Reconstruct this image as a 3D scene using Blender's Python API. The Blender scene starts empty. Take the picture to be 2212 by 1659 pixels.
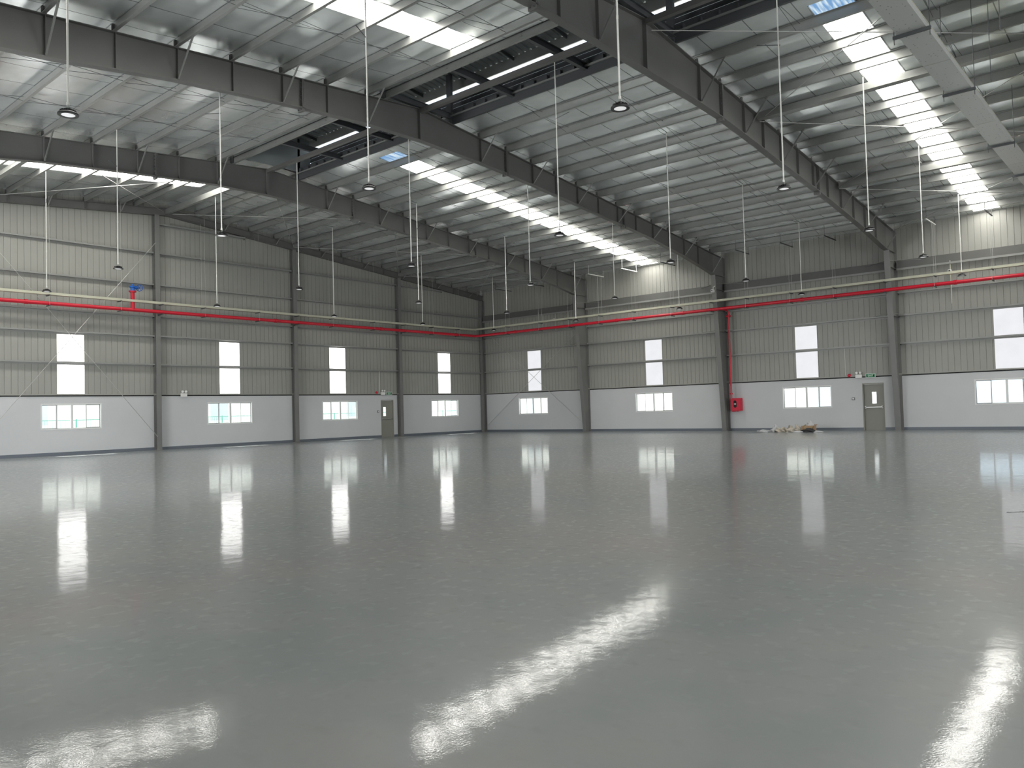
import bpy, bmesh, math, random
from mathutils import Vector, Matrix
random.seed(7)
S = bpy.context.scene
C = S.collection
PI = math.pi

# ------------------------------------------------------------------ camera
cam = bpy.data.objects.new('camera', bpy.data.cameras.new('camera'))
C.objects.link(cam)
F_PX, YAW, PITCH, ROLL = 1709.741, 0.713498, 0.033235, -0.027051
CAM = (35.4079, -38.0236, 1.3498)
fw = Vector((-math.sin(YAW) * math.cos(PITCH), math.cos(YAW) * math.cos(PITCH), math.sin(PITCH)))
rt = Vector((math.cos(YAW), math.sin(YAW), 0))
up = rt.cross(fw)
rt2 = rt * math.cos(ROLL) + up * math.sin(ROLL)
up2 = up * math.cos(ROLL) - rt * math.sin(ROLL)
M = Matrix.Identity(4)
for i in range(3):
    M[i][0], M[i][1], M[i][2], M[i][3] = rt2[i], up2[i], -fw[i], CAM[i]
cam.matrix_world = M
cam.data.sensor_width = 36
cam.data.lens = F_PX / 2212 * 36
cam.data.clip_end = 500
S.camera = cam

# ------------------------------------------------------------------ world, sun, added area lamps for daylight from behind
w = bpy.data.worlds.new('sky'); S.world = w; w.use_nodes = True
nt = w.node_tree; nt.nodes.clear()
wo = nt.nodes.new('ShaderNodeOutputWorld'); bg = nt.nodes.new('ShaderNodeBackground')
tc = nt.nodes.new('ShaderNodeTexCoord'); nz = nt.nodes.new('ShaderNodeTexNoise'); cr = nt.nodes.new('ShaderNodeValToRGB')
nz.inputs['Scale'].default_value = 2.5; nz.inputs['Detail'].default_value = 4
cr.color_ramp.elements[0].position = 0.35; cr.color_ramp.elements[0].color = (0.72, 0.86, 1, 1)
cr.color_ramp.elements[1].position = 0.7; cr.color_ramp.elements[1].color = (1, 1, 1, 1)
nt.links.new(tc.outputs['Generated'], nz.inputs['Vector']); nt.links.new(nz.outputs['Fac'], cr.inputs['Fac'])
nt.links.new(cr.outputs['Color'], bg.inputs['Color']); nt.links.new(bg.outputs[0], wo.inputs[0])
bg.inputs['Strength'].default_value = 1.8

sun = bpy.data.objects.new('sun', bpy.data.lights.new('sun', 'SUN')); C.objects.link(sun)
sun.data.energy = 26.0; sun.data.angle = 0.01; sun.data.color = (1, 0.96, 0.9)
sun.rotation_euler = Vector((1.0, 0.05, -1.0)).to_track_quat('-Z', 'Y').to_euler()

def add_daylight(name, loc, tgt, sx, sy, power, col=(0.96, 0.98, 1.0)):
    l = bpy.data.lights.new(name, 'AREA'); l.shape = 'RECTANGLE'; l.size = sx; l.size_y = sy; l.energy = power; l.color = col
    o = bpy.data.objects.new(name, l); C.objects.link(o); o.location = loc
    o.rotation_euler = (Vector(tgt) - Vector(loc)).to_track_quat('-Z', 'Z').to_euler()
# area lamps in assumed, unseen door openings, added to bring daylight in
P_ADDED = 1650
add_daylight('added_daylight', (58.8, -12, 2.6), (0, -12, 2.6), 6, 5, P_ADDED)
add_daylight('added_daylight', (58.8, -30, 2.6), (0, -30, 2.6), 6, 5, P_ADDED)
add_daylight('added_daylight', (51.0, -42.0, 2.6), (51, 0, 2.6), 6, 5, P_ADDED)
add_daylight('added_daylight', (12.8, -42.0, 2.6), (12.8, 0, 2.6), 6, 5, P_ADDED)

vs = S.view_settings
vs.view_transform = 'Standard'; vs.look = 'None'; vs.gamma = 1; vs.use_curve_mapping = False
vs.exposure = 0.0
S.display_settings.display_device = 'sRGB'
cy = S.cycles
cy.use_denoising = True
cy.max_bounces = 8; cy.diffuse_bounces = 5; cy.glossy_bounces = 4; cy.transmission_bounces = 4; cy.transparent_max_bounces = 8
cy.caustics_reflective = False; cy.caustics_refractive = False
cy.sample_clamp_indirect = 6

SKY_L, STRIP_L, STRIP_R = 15.5, 3.6, 0.9

# ------------------------------------------------------------------ materials
def mat(name, col, rough=0.5, metal=0.0, emit=None, estr=0.0, noise=None, bump=None, spec=0.5):
    m = bpy.data.materials.new(name); m.use_nodes = True
    t = m.node_tree; b = t.nodes['Principled BSDF']
    b.inputs['Base Color'].default_value = (*col, 1); b.inputs['Roughness'].default_value = rough
    b.inputs['Metallic'].default_value = metal; b.inputs['Specular IOR Level'].default_value = spec
    if emit: b.inputs['Emission Color'].default_value = (*emit, 1); b.inputs['Emission Strength'].default_value = estr
    tco = t.nodes.new('ShaderNodeTexCoord'); geo = t.nodes.new('ShaderNodeNewGeometry')
    if noise:
        sc, amt = noise
        n = t.nodes.new('ShaderNodeTexNoise'); n.inputs['Scale'].default_value = sc; n.inputs['Detail'].default_value = 5
        t.links.new(geo.outputs['Position'], n.inputs['Vector'])
        r = t.nodes.new('ShaderNodeValToRGB')
        r.color_ramp.elements[0].position = 0.3; r.color_ramp.elements[1].position = 0.7
        r.color_ramp.elements[0].color = tuple(c * (1 - amt) for c in col) + (1,)
        r.color_ramp.elements[1].color = tuple(min(1, c * (1 + amt)) for c in col) + (1,)
        t.links.new(n.outputs['Fac'], r.inputs['Fac']); t.links.new(r.outputs['Color'], b.inputs['Base Color'])
    if bump:
        sc, st = bump
        n = t.nodes.new('ShaderNodeTexNoise'); n.inputs['Scale'].default_value = sc; n.inputs['Detail'].default_value = 3
        t.links.new(geo.outputs['Position'], n.inputs['Vector'])
        bp = t.nodes.new('ShaderNodeBump'); bp.inputs['Strength'].default_value = st; bp.inputs['Distance'].default_value = 0.02
        t.links.new(n.outputs['Fac'], bp.inputs['Height']); t.links.new(bp.outputs['Normal'], b.inputs['Normal'])
    return m

STEEL_LIT = mat('grey_steel_lit_columns', (0.18, 0.18, 0.172), 0.45, 0.0, noise=(1.1, 0.06))  # rafter grey made lighter; the stronger light on columns is put into the colour
STEEL = mat('grey_steel_paint', (0.128, 0.128, 0.121), 0.45, 0.0, noise=(1.1, 0.08))
PURL = mat('purlin_steel', (0.31, 0.315, 0.30), 0.38, 0.35, noise=(1.5, 0.08))
GALV = mat('galvanised', (0.5, 0.5, 0.48), 0.4, 0.6)
CLAD = mat('cladding_sheet', (0.32, 0.32, 0.29), 0.42, 0.0, noise=(0.6, 0.04))
WHITEW = mat('white_wall_paint', (0.57, 0.58, 0.59), 0.6, 0.0, noise=(0.8, 0.02))
BASEB = mat('baseboard_paint', (0.13, 0.15, 0.18), 0.4)
BLACK = mat('black_gap', (0.015, 0.015, 0.015), 0.8)
DARKST = mat('dark_steel', (0.09, 0.095, 0.10), 0.5, 0.2)
JACKR = mat('dark_roof_sheet', (0.34, 0.37, 0.37), 0.45, 0.3)
RED = mat('red_pipe_paint', (0.56, 0.008, 0.028), 0.35)
REDB = mat('red_box_paint', (0.62, 0.012, 0.045), 0.35)
BEIGE = mat('beige_trunking', (0.50, 0.50, 0.39), 0.45)
TRAYM = mat('perforated_tray_sheet', (0.50, 0.51, 0.50), 0.4, 0.3)
BLUE = mat('blue_valve_paint', (0.015, 0.11, 0.42), 0.35)
LBLK = mat('lamp_black', (0.012, 0.012, 0.013), 0.4)
LENS = mat('lamp_lens', (0.85, 0.86, 0.88), 0.25, 0.0, emit=(1, 1, 1), estr=0.5)
RODM = mat('white_rod', (0.80, 0.80, 0.76), 0.45)
ALU = mat('white_aluminium', (0.72, 0.73, 0.72), 0.4)
MULL = mat('dark_mullion', (0.16, 0.16, 0.17), 0.5)
DOORM = mat('door_paint', (0.25, 0.25, 0.215), 0.45)
CONC = mat('outside_concrete', (0.6, 0.6, 0.58), 0.9, noise=(0.7, 0.1))
OUTW = mat('outside_wall', (0.8, 0.79, 0.76), 0.8)
OUTG = mat('outside_glass', (0.5, 0.56, 0.6), 0.1)
FENCEM = mat('green_fence', (0.06, 0.25, 0.2), 0.6)
CARD = mat('cardboard', (0.36, 0.24, 0.14), 0.8, noise=(4, 0.12))
SACK = mat('sack_cloth', (0.55, 0.50, 0.42), 0.9, noise=(7, 0.25), bump=(25, 0.5))
PLAS = mat('white_plastic_sheet', (0.55, 0.55, 0.56), 0.4, bump=(18, 0.6))
BAGB = mat('black_bag_plastic', (0.012, 0.012, 0.014), 0.35, bump=(15, 0.6))
GREEN = mat('exit_green', (0.01, 0.25, 0.10), 0.4)
WHT = mat('white_plastic', (0.8, 0.8, 0.78), 0.4)
def emis(name, col, s, var=0.0):
    m = bpy.data.materials.new(name); m.use_nodes = True; t = m.node_tree; t.nodes.clear()
    o = t.nodes.new('ShaderNodeOutputMaterial'); e = t.nodes.new('ShaderNodeEmission')
    e.inputs['Color'].default_value = (*col, 1); e.inputs['Strength'].default_value = s
    if var:
        g = t.nodes.new('ShaderNodeNewGeometry'); n = t.nodes.new('ShaderNodeTexNoise'); n.inputs['Scale'].default_value = 1.5
        n.inputs['Detail'].default_value = 4
        r = t.nodes.new('ShaderNodeMapRange'); r.inputs['To Min'].default_value = s * (1 - var); r.inputs['To Max'].default_value = s * (1 + var)
        t.links.new(g.outputs['Position'], n.inputs['Vector']); t.links.new(n.outputs['Fac'], r.inputs['Value'])
        t.links.new(r.outputs[0], e.inputs['Strength'])
    t.links.new(e.outputs[0], o.inputs[0]); return m
SKYM = emis('daylit_skylight_panel', (1.0, 0.98, 0.92), SKY_L)
SKYB = emis('clear_skylight_end', (0.36, 0.62, 0.95), 0.9)
t = SKYB.node_tree; g = t.nodes.new('ShaderNodeNewGeometry'); mp = t.nodes.new('ShaderNodeMapping'); mp.inputs['Scale'].default_value = (12, 1.2, 1)
n = t.nodes.new('ShaderNodeTexNoise'); n.inputs['Scale'].default_value = 1.0; r_ = t.nodes.new('ShaderNodeValToRGB')
r_.color_ramp.elements[0].position = 0.42; r_.color_ramp.elements[0].color = (0.22, 0.42, 0.72, 1); r_.color_ramp.elements[1].position = 0.62; r_.color_ramp.elements[1].color = (0.75, 0.9, 1, 1)
t.links.new(g.outputs['Position'], mp.inputs['Vector']); t.links.new(mp.outputs[0], n.inputs['Vector']); t.links.new(n.outputs['Fac'], r_.inputs['Fac'])
t.links.new(r_.outputs[0], [x for x in t.nodes if x.type == 'EMISSION'][0].inputs['Color'])
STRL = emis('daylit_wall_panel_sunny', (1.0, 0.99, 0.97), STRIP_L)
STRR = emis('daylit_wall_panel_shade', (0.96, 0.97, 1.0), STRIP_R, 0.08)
# clear window glass
GLASS = bpy.data.materials.new('window_glass'); GLASS.use_nodes = True
t = GLASS.node_tree; t.nodes.clear()
o_ = t.nodes.new('ShaderNodeOutputMaterial'); tr = t.nodes.new('ShaderNodeBsdfTransparent'); gl = t.nodes.new('ShaderNodeBsdfGlossy')
gl.inputs['Roughness'].default_value = 0.02; mx = t.nodes.new('ShaderNodeMixShader'); mx.inputs[0].default_value = 0.06
tr.inputs['Color'].default_value = (0.95, 0.98, 0.98, 1)
t.links.new(tr.outputs[0], mx.inputs[1]); t.links.new(gl.outputs[0], mx.inputs[2]); t.links.new(mx.outputs[0], o_.inputs[0])

# silver insulation foil with lap seams running down the slope
FOIL = bpy.data.materials.new('silver_foil'); FOIL.use_nodes = True
t = FOIL.node_tree; b = t.nodes['Principled BSDF']
b.inputs['Metallic'].default_value = 0.68; b.inputs['Roughness'].default_value = 0.3
g = t.nodes.new('ShaderNodeNewGeometry'); sx = t.nodes.new('ShaderNodeSeparateXYZ'); t.links.new(g.outputs['Position'], sx.inputs[0])
def mth(t, op, a, b_=None):
    n = t.nodes.new('ShaderNodeMath'); n.operation = op
    for k, v in ((0, a), (1, b_)):
        if v is None: continue
        if isinstance(v, (int, float)): n.inputs[k].default_value = v
        else: t.links.new(v, n.inputs[k])
    return n.outputs[0]
def noise(t, vec, scale, detail=3, vscale=None):
    if vscale:
        mp = t.nodes.new('ShaderNodeMapping'); mp.inputs['Scale'].default_value = vscale
        t.links.new(vec, mp.inputs['Vector']); vec = mp.outputs[0]
    n = t.nodes.new('ShaderNodeTexNoise'); n.inputs['Scale'].default_value = scale; n.inputs['Detail'].default_value = detail
    t.links.new(vec, n.inputs['Vector']); return n.outputs['Fac']
seam = mth(t, 'LESS_THAN', mth(t, 'FRACT', mth(t, 'DIVIDE', mth(t, 'ADD', sx.outputs['X'], 0.4), 1.25)), 0.022)
n1 = noise(t, g.outputs['Position'], 0.9, 5)
n2 = noise(t, g.outputs['Position'], 2.2, 3, (1.0, 2.0, 1.0))
mixr = t.nodes.new('ShaderNodeMapRange'); mixr.inputs['From Min'].default_value = 0.3; mixr.inputs['From Max'].default_value = 0.7
mixr.inputs['To Min'].default_value = 0.84; mixr.inputs['To Max'].default_value = 0.98; t.links.new(n1, mixr.inputs['Value'])
val = mth(t, 'MULTIPLY', mth(t, 'ADD', mixr.outputs[0], mth(t, 'MULTIPLY', mth(t, 'SUBTRACT', n2, 0.5), 0.14)), mth(t, 'SUBTRACT', 1.0, mth(t, 'MULTIPLY', seam, 0.6)))
cmb = t.nodes.new('ShaderNodeCombineColor'); 
for k in range(3): t.links.new(mth(t, 'MULTIPLY', val, (0.95, 0.995, 1.0)[k]), cmb.inputs[k])
t.links.new(cmb.outputs[0], b.inputs['Base Color'])
bp = t.nodes.new('ShaderNodeBump'); bp.inputs['Strength'].default_value = 0.25; bp.inputs['Distance'].default_value = 0.04
t.links.new(noise(t, g.outputs['Position'], 1.3, 1.5), bp.inputs['Height']); t.links.new(bp.outputs[0], b.inputs['Normal'])
b.inputs['Roughness'].default_value = 0.26

# glossy grey epoxy floor
EPOXY = bpy.data.materials.new('grey_epoxy_floor'); EPOXY.use_nodes = True
t = EPOXY.node_tree; b = t.nodes['Principled BSDF']
g = t.nodes.new('ShaderNodeNewGeometry'); P = g.outputs['Position']
big = noise(t, P, 0.25, 4); mid = noise(t, P, 1.6, 5)
def thr(t, fac, lo, hi, a=0.0, b_=1.0):
    n = t.nodes.new('ShaderNodeMapRange'); n.inputs['From Min'].default_value = lo; n.inputs['From Max'].default_value = hi
    n.inputs['To Min'].default_value = a; n.inputs['To Max'].default_value = b_; t.links.new(fac, n.inputs['Value']); return n.outputs[0]
fleck_d = thr(t, noise(t, P, 11.0, 5, (1.0, 0.8, 1.0)), 0.56, 0.66)
fleck_l = thr(t, noise(t, P, 7.0, 6, (1.0, 1.3, 1.0)), 0.56, 0.70)
cr = t.nodes.new('ShaderNodeValToRGB')
cr.color_ramp.elements[0].position = 0.3; cr.color_ramp.elements[0].color = (0.224, 0.256, 0.262, 1)
cr.color_ramp.elements[1].position = 0.7; cr.color_ramp.elements[1].color = (0.304, 0.302, 0.296, 1)
t.links.new(mth(t, 'ADD', mth(t, 'MULTIPLY', big, 0.6), mth(t, 'MULTIPLY', mid, 0.4)), cr.inputs['Fac'])
def mixc(t, fac, a, col):
    m = t.nodes.new('ShaderNodeMix'); m.data_type = 'RGBA'; t.links.new(fac, m.inputs[0]); t.links.new(a, m.inputs[6])
    m.inputs[7].default_value = (*col, 1); return m.outputs[2]
c1 = mixc(t, mth(t, 'MULTIPLY', fleck_l, 0.10), cr.outputs[0], (0.34, 0.34, 0.32))
c1 = mixc(t, mth(t, 'MULTIPLY', fleck_d, 0.22), c1, (0.13, 0.13, 0.122))
t.links.new(c1, b.inputs['Base Color'])
b.inputs['Specular IOR Level'].default_value = 0.5; b.inputs['IOR'].default_value = 1.5
b2 = t.nodes.new('ShaderNodeBsdfPrincipled'); b2.inputs['Roughness'].default_value = 0.36; t.links.new(c1, b2.inputs['Base Color'])
mxs = t.nodes.new('ShaderNodeMixShader'); t.links.new(mth(t, 'SUBTRACT', mth(t, 'ADD', 0.48, mth(t, 'MULTIPLY', fleck_d, 0.26)), mth(t, 'MULTIPLY', fleck_l, 0.12)), mxs.inputs[0]); t.links.new(b.outputs[0], mxs.inputs[1]); t.links.new(b2.outputs[0], mxs.inputs[2]); t.links.new(mxs.outputs[0], t.nodes['Material Output'].inputs[0])
t.links.new(thr(t, mid, 0.3, 0.7, 0.02, 0.05), b.inputs['Roughness'])
h = mth(t, 'ADD', mth(t, 'MULTIPLY', noise(t, P, 0.8, 2), 1.3), mth(t, 'MULTIPLY', noise(t, P, 5.0, 3), 0.26))
h = mth(t, 'ADD', h, mth(t, 'MULTIPLY', noise(t, P, 95.0, 2), 0.052))
bp = t.nodes.new('ShaderNodeBump'); bp.inputs['Strength'].default_value = 1.0; bp.inputs['Distance'].default_value = 0.0035
t.links.new(h, bp.inputs['Height']); t.links.new(bp.outputs[0], b.inputs['Normal']); t.links.new(bp.outputs[0], b2.inputs['Normal'])

# ------------------------------------------------------------------ mesh helpers
class MB:
    def __init__(s): s.v = []; s.f = []
    def add(s, vs_, fs):
        n = len(s.v); s.v += [tuple(v) for v in vs_]; s.f += [tuple(i + n for i in f) for f in fs]; return s
    def box(s, x0, x1, y0, y1, z0, z1):
        return s.add([(x0,y0,z0),(x1,y0,z0),(x1,y1,z0),(x0,y1,z0),(x0,y0,z1),(x1,y0,z1),(x1,y1,z1),(x0,y1,z1)],
                     [(0,3,2,1),(4,5,6,7),(0,1,5,4),(1,2,6,5),(2,3,7,6),(3,0,4,7)])
    def prism(s, poly, axis, a, b):
        # poly: 2D points in the plane across `axis` ('x': (y,z), 'y': (x,z), 'z': (x,y)), extruded from a to b
        def p(q, t):
            return {'x': (t, q[0], q[1]), 'y': (q[0], t, q[1]), 'z': (q[0], q[1], t)}[axis]
        n = len(poly)
        vs_ = [p(q, a) for q in poly] + [p(q, b) for q in poly]
        return s.add(vs_, [tuple(range(n))[::-1], tuple(range(n, 2 * n))] + [(i, (i + 1) % n, n + (i + 1) % n, n + i) for i in range(n)])
    def bar(s, p0, p1, w_, h_=None, upv=(0, 0, 1)):
        h_ = h_ or w_; p0, p1 = Vector(p0), Vector(p1); d = (p1 - p0).normalized()
        u = d.cross(Vector(upv))
        if u.length < 1e-4: u = d.cross(Vector((0, 1, 0)))
        u.normalize(); v = u.cross(d).normalized(); u *= w_ / 2; v *= h_ / 2
        vs_ = [p + a * u + c * v for p in (p0, p1) for a, c in ((-1, -1), (1, -1), (1, 1), (-1, 1))]
        return s.add(vs_, [(0,3,2,1),(4,5,6,7),(0,1,5,4),(1,2,6,5),(2,3,7,6),(3,0,4,7)])
    def tube(s, pts, r, n=8, cap=True):
        pts = [Vector(p) for p in pts]; rings = []
        if not isinstance(r, (list, tuple)): r = [r] * len(pts)
        pu = None
        for i, p in enumerate(pts):
            d = (pts[min(i + 1, len(pts) - 1)] - pts[max(i - 1, 0)]).normalized()
            if pu is None:
                pu = d.cross(Vector((0, 0, 1)))
                if pu.length < 1e-3: pu = d.cross(Vector((0, 1, 0)))
            pu = (pu - d * pu.dot(d)).normalized(); q = d.cross(pu)
            rings.append([p + (pu * math.cos(a) + q * math.sin(a)) * r[i] for a in (2 * PI * k / n for k in range(n))])
        vs_ = [v for ring in rings for v in ring]
        fs = [(i * n + k, i * n + (k + 1) % n, (i + 1) * n + (k + 1) % n, (i + 1) * n + k) for i in range(len(pts) - 1) for k in range(n)]
        if cap: fs += [tuple(range(n))[::-1], tuple(range((len(pts) - 1) * n, len(pts) * n))]
        return s.add(vs_, fs)
    def lathe(s, prof, n=24, c=(0, 0, 0), cap=True):
        vs_ = [(c[0] + r * math.cos(2 * PI * k / n), c[1] + r * math.sin(2 * PI * k / n), c[2] + z) for r, z in prof for k in range(n)]
        m = len(prof)
        fs = [(i * n + k, i * n + (k + 1) % n, (i + 1) * n + (k + 1) % n, (i + 1) * n + k) for i in range(m - 1) for k in range(n)]
        if cap: fs += [tuple(range(n))[::-1], tuple(range((m - 1) * n, m * n))]
        return s.add(vs_, fs)
    def build(s, name, m, parent=None, org=None, smooth=False):
        if parent is not None and org is None: org = ORG.get(parent.name, (0, 0, 0))
        org = org or (0, 0, 0)
        me = bpy.data.meshes.new(name)
        me.from_pydata([(v[0] - org[0], v[1] - org[1], v[2] - org[2]) for v in s.v], [], s.f)
        bm = bmesh.new(); bm.from_mesh(me); bmesh.ops.recalc_face_normals(bm, faces=bm.faces); bm.to_mesh(me); bm.free()
        if smooth:
            for p in me.polygons: p.use_smooth = True
            try: me.set_sharp_from_angle(angle=math.radians(40))
            except Exception: pass
        me.materials.append(m)
        o = bpy.data.objects.new(name, me); C.objects.link(o)
        if parent is not None:
            o.parent = parent
            ORG[o.name] = org
        else: o.location = org
        return o
ORG = {}
def tag(o, label=None, cat=None, group=None, kind=None):
    if label: o['label'] = label
    if cat: o['category'] = cat
    if group: o['group'] = group
    if kind: o['kind'] = kind
    return o
def thing(name, loc, label, cat, group=None, kind=None):
    o = bpy.data.objects.new(name, None); C.objects.link(o); o.location = loc; ORG[o.name] = tuple(loc)
    o.empty_display_size = 0.2
    return tag(o, label, cat, group, kind)
def part(parent, name, mb, m, smooth=False): return mb.build(name, m, parent, smooth=smooth)
def copy_tree(o, parent=None):
    c = o.copy(); C.objects.link(c)
    if parent: c.parent = parent
    ORG[c.name] = ORG.get(o.name, (0, 0, 0))
    for ch in list(o.children): copy_tree(ch, c)
    return c
ORD = ['first', 'second', 'third', 'fourth', 'fifth', 'sixth', 'seventh', 'eighth', 'ninth', 'tenth', 'eleventh', 'twelfth', 'thirteenth', 'fourteenth', 'fifteenth']

# ------------------------------------------------------------------ dimensions
YR, YE, XE = -21.08, -42.16, 59.0
FR = [8.40, 17.12, 25.36, 33.8, 42.2, 50.6]      # portal frames
def zt(y):                                       # top of rafter
    return 8.88 + 0.0992 * -y if y >= YR else 10.97 - 0.085 * (YR - y)
PD = 0.24                                        # purlin depth
def zf(y): return zt(y) + PD + 0.015
PR = [-1.35, -2.75, -4.15, -5.55, -6.98, -8.4, -9.83, -11.25, -12.68, -14.07, -15.47, -16.88, -18.27, -19.66]
PL = [-22.5, -23.15, -24.6, -26.05, -27.5, -28.95, -30.4, -31.85, -33.3, -34.75, -36.2]
SKY_R = [(12.45, 13.52), (28.62, 29.58), (46.0, 47.0)]
SKY_Lf = [(3.72, 4.84), (20.68, 21.62), (37.6, 38.6)]

# ------------------------------------------------------------------ floor and ground outside
fl = MB().box(-0.2, XE + 0.2, YE - 0.2, 0.2, -0.3, 0).build('floor', EPOXY)
tag(fl, 'glossy grey epoxy floor reflecting the windows and skylights', 'floor', kind='structure')
gr = MB().box(-60, 120, -100, 60, -0.6, -0.32).build('ground_outside', CONC)
tag(gr, 'pale concrete yard outside the windows', 'ground', kind='structure')

# ------------------------------------------------------------------ low walls with window and door openings
HD = 2.42
WINL = [3.53, 11.49, 17.99, 25.12, 33.2, 39.2]
WINR = [4.19, 12.78, 21.2, 29.47, 38.0, 46.4, 54.8]
WW, WB, WT = 2.37, 1.052, 2.13
STL = [3.53, 11.62, 17.99, 25.15, 33.2, 39.2]
STR_ = [4.36, 12.86, 21.27, 29.63, 38.0, 46.4, 54.8]
SW, SB, ST = 1.10, 2.497, 5.006
DL, DR, DW, DH = 8.18, 24.23, 0.94, 2.15
def low_wall(name, length, wins, door, mp):
    mb = MB()
    def bx(a, b, z0, z1): mp(mb, a, b, z0, z1)
    holes = sorted([(c - WW / 2, c + WW / 2, WB, WT) for c in wins] + ([(door - DW / 2, door + DW / 2, 0, DH)] if door else []))
    a = 0.0
    for h0, h1, z0, z1 in holes:
        bx(a, h0, 0, HD)
        if z0 > 0: bx(h0, h1, 0, z0)
        bx(h0, h1, z1, HD)
        a = h1
    bx(a, length, 0, HD)
    return mb
TH = 0.2
def mpL(mb, a, b, z0, z1): mb.box(-TH, 0, -b, -a, z0, z1)
def mpR(mb, a, b, z0, z1): mb.box(a, b, 0, TH, z0, z1)
wl = thing('wall_left', (0, YR, 0), 'gable wall left of the corner, white below and ribbed sheeting above', 'wall', kind='structure')
wr = thing('wall_right', (29.5, 0, 0), 'long eave wall right of the corner, white below and ribbed sheeting above', 'wall', kind='structure')
part(wl, 'masonry', low_wall('l', -YE, WINL, DL, mpL), WHITEW)['label'] = 'white painted lower wall'
part(wr, 'masonry', low_wall('r', XE, WINR, DR, mpR), WHITEW)['label'] = 'white painted lower wall'
# dark gap and pale flashing on top of the masonry
part(wl, 'gap', MB().box(-0.12, -0.03, YE, 0, HD, 2.475), BLACK); part(wr, 'gap', MB().box(0, XE, 0.03, 0.12, HD, 2.475), BLACK)
part(wl, 'flashing', MB().box(-0.1, 0.05, YE, -0.05, 2.47, 2.53), CLAD); part(wr, 'flashing', MB().box(0.05, XE, -0.05, 0.1, 2.47, 2.53), CLAD)
# ribbed sheeting
def cladding(length, strips, topf, to3):
    mb = MB(); pitch = 0.24
    xs = []
    x = 0.0
    while x < length:
        for dx, d in ((0.0, 0), (0.218, 0), (0.223, 0.016), (0.235, 0.016)):
            if x + dx < length: xs.append((x + dx, d))
        x += pitch
    xs.append((length, 0))
    for c in strips:
        for e in (c - SW / 2, c + SW / 2): xs.append((e, 0))
    xs.sort()
    for (a, da), (b, db) in zip(xs, xs[1:]):
        if b - a < 1e-5: continue
        m = (a + b) / 2; z0 = ST if any(abs(m - c) < SW / 2 for c in strips) else SB
        za, zb = topf(a), topf(b)
        v = [to3(a, da, z0), to3(b, db, z0), to3(b, db, zb), to3(a, da, za), to3(a, 0.06, z0), to3(b, 0.06, z0), to3(b, 0.06, zb), to3(a, 0.06, za)]
        mb.add(v, [(0,1,2,3),(7,6,5,4),(0,4,5,1),(3,2,6,7),(0,3,7,4),(1,5,6,2)])
    return mb
part(wl, 'cladding', cladding(-YE, STL, lambda s: zf(-s) + 0.09, lambda s, d, z: (-0.002 - d, -s, z)), CLAD)
part(wr, 'cladding', cladding(XE, STR_, lambda s: zf(0) + 0.09, lambda s, d, z: (s, 0.002 + d, z)), CLAD)
# walls behind the camera
wb = thing('wall_back', (30, YE, 0), 'eave wall behind the camera with openings added for daylight', 'wall', kind='structure')
mb = MB()
for a, b_ in ((0, 9.8), (15.8, 48.0), (54.0, XE)): mb.box(a, b_, YE - 0.2, YE - 0.05, 0, 9.3)
for a, b_ in ((9.8, 15.8), (48, 54)): mb.box(a, b_, YE - 0.2, YE - 0.05, 5.1, 9.3)
part(wb, 'cladding', mb, CLAD)
wf = thing('wall_far', (XE, YR, 0), 'gable wall behind the camera with openings added for daylight', 'wall', kind='structure')
mb = MB()
def gseg(y0, y1, z0):
    n = 6
    for k in range(n):
        a = y0 + (y1 - y0) * k / n; c = y0 + (y1 - y0) * (k + 1) / n
        mb.prism([(a, z0), (c, z0), (c, zf(c)), (a, zf(a))], 'x', XE + 0.02, XE + 0.15)
for a, b_, z in ((0, -9, 0), (-9, -15, 5.1), (-15, YR, 0), (YR, -27, 0), (-27, -33, 5.1), (-33, YE, 0)): gseg(a, b_, z)
part(wf, 'cladding', mb, CLAD)
# baseboards
mb = MB(); mb.box(0, 0.02, -DL + DW / 2, 0, 0, 0.13); mb.box(0, 0.02, YE, -DL - DW / 2, 0, 0.13)
tag(mb.build('baseboard_left', BASEB), 'dark blue-grey painted skirting band along the gable wall', 'baseboard', kind='structure')
mb = MB(); mb.box(0.0, DR - DW / 2, -0.02, 0, 0, 0.13); mb.box(DR + DW / 2, XE, -0.02, 0, 0, 0.13)
tag(mb.build('baseboard_right', BASEB), 'dark blue-grey painted skirting band along the eave wall', 'baseboard', kind='structure')

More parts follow.
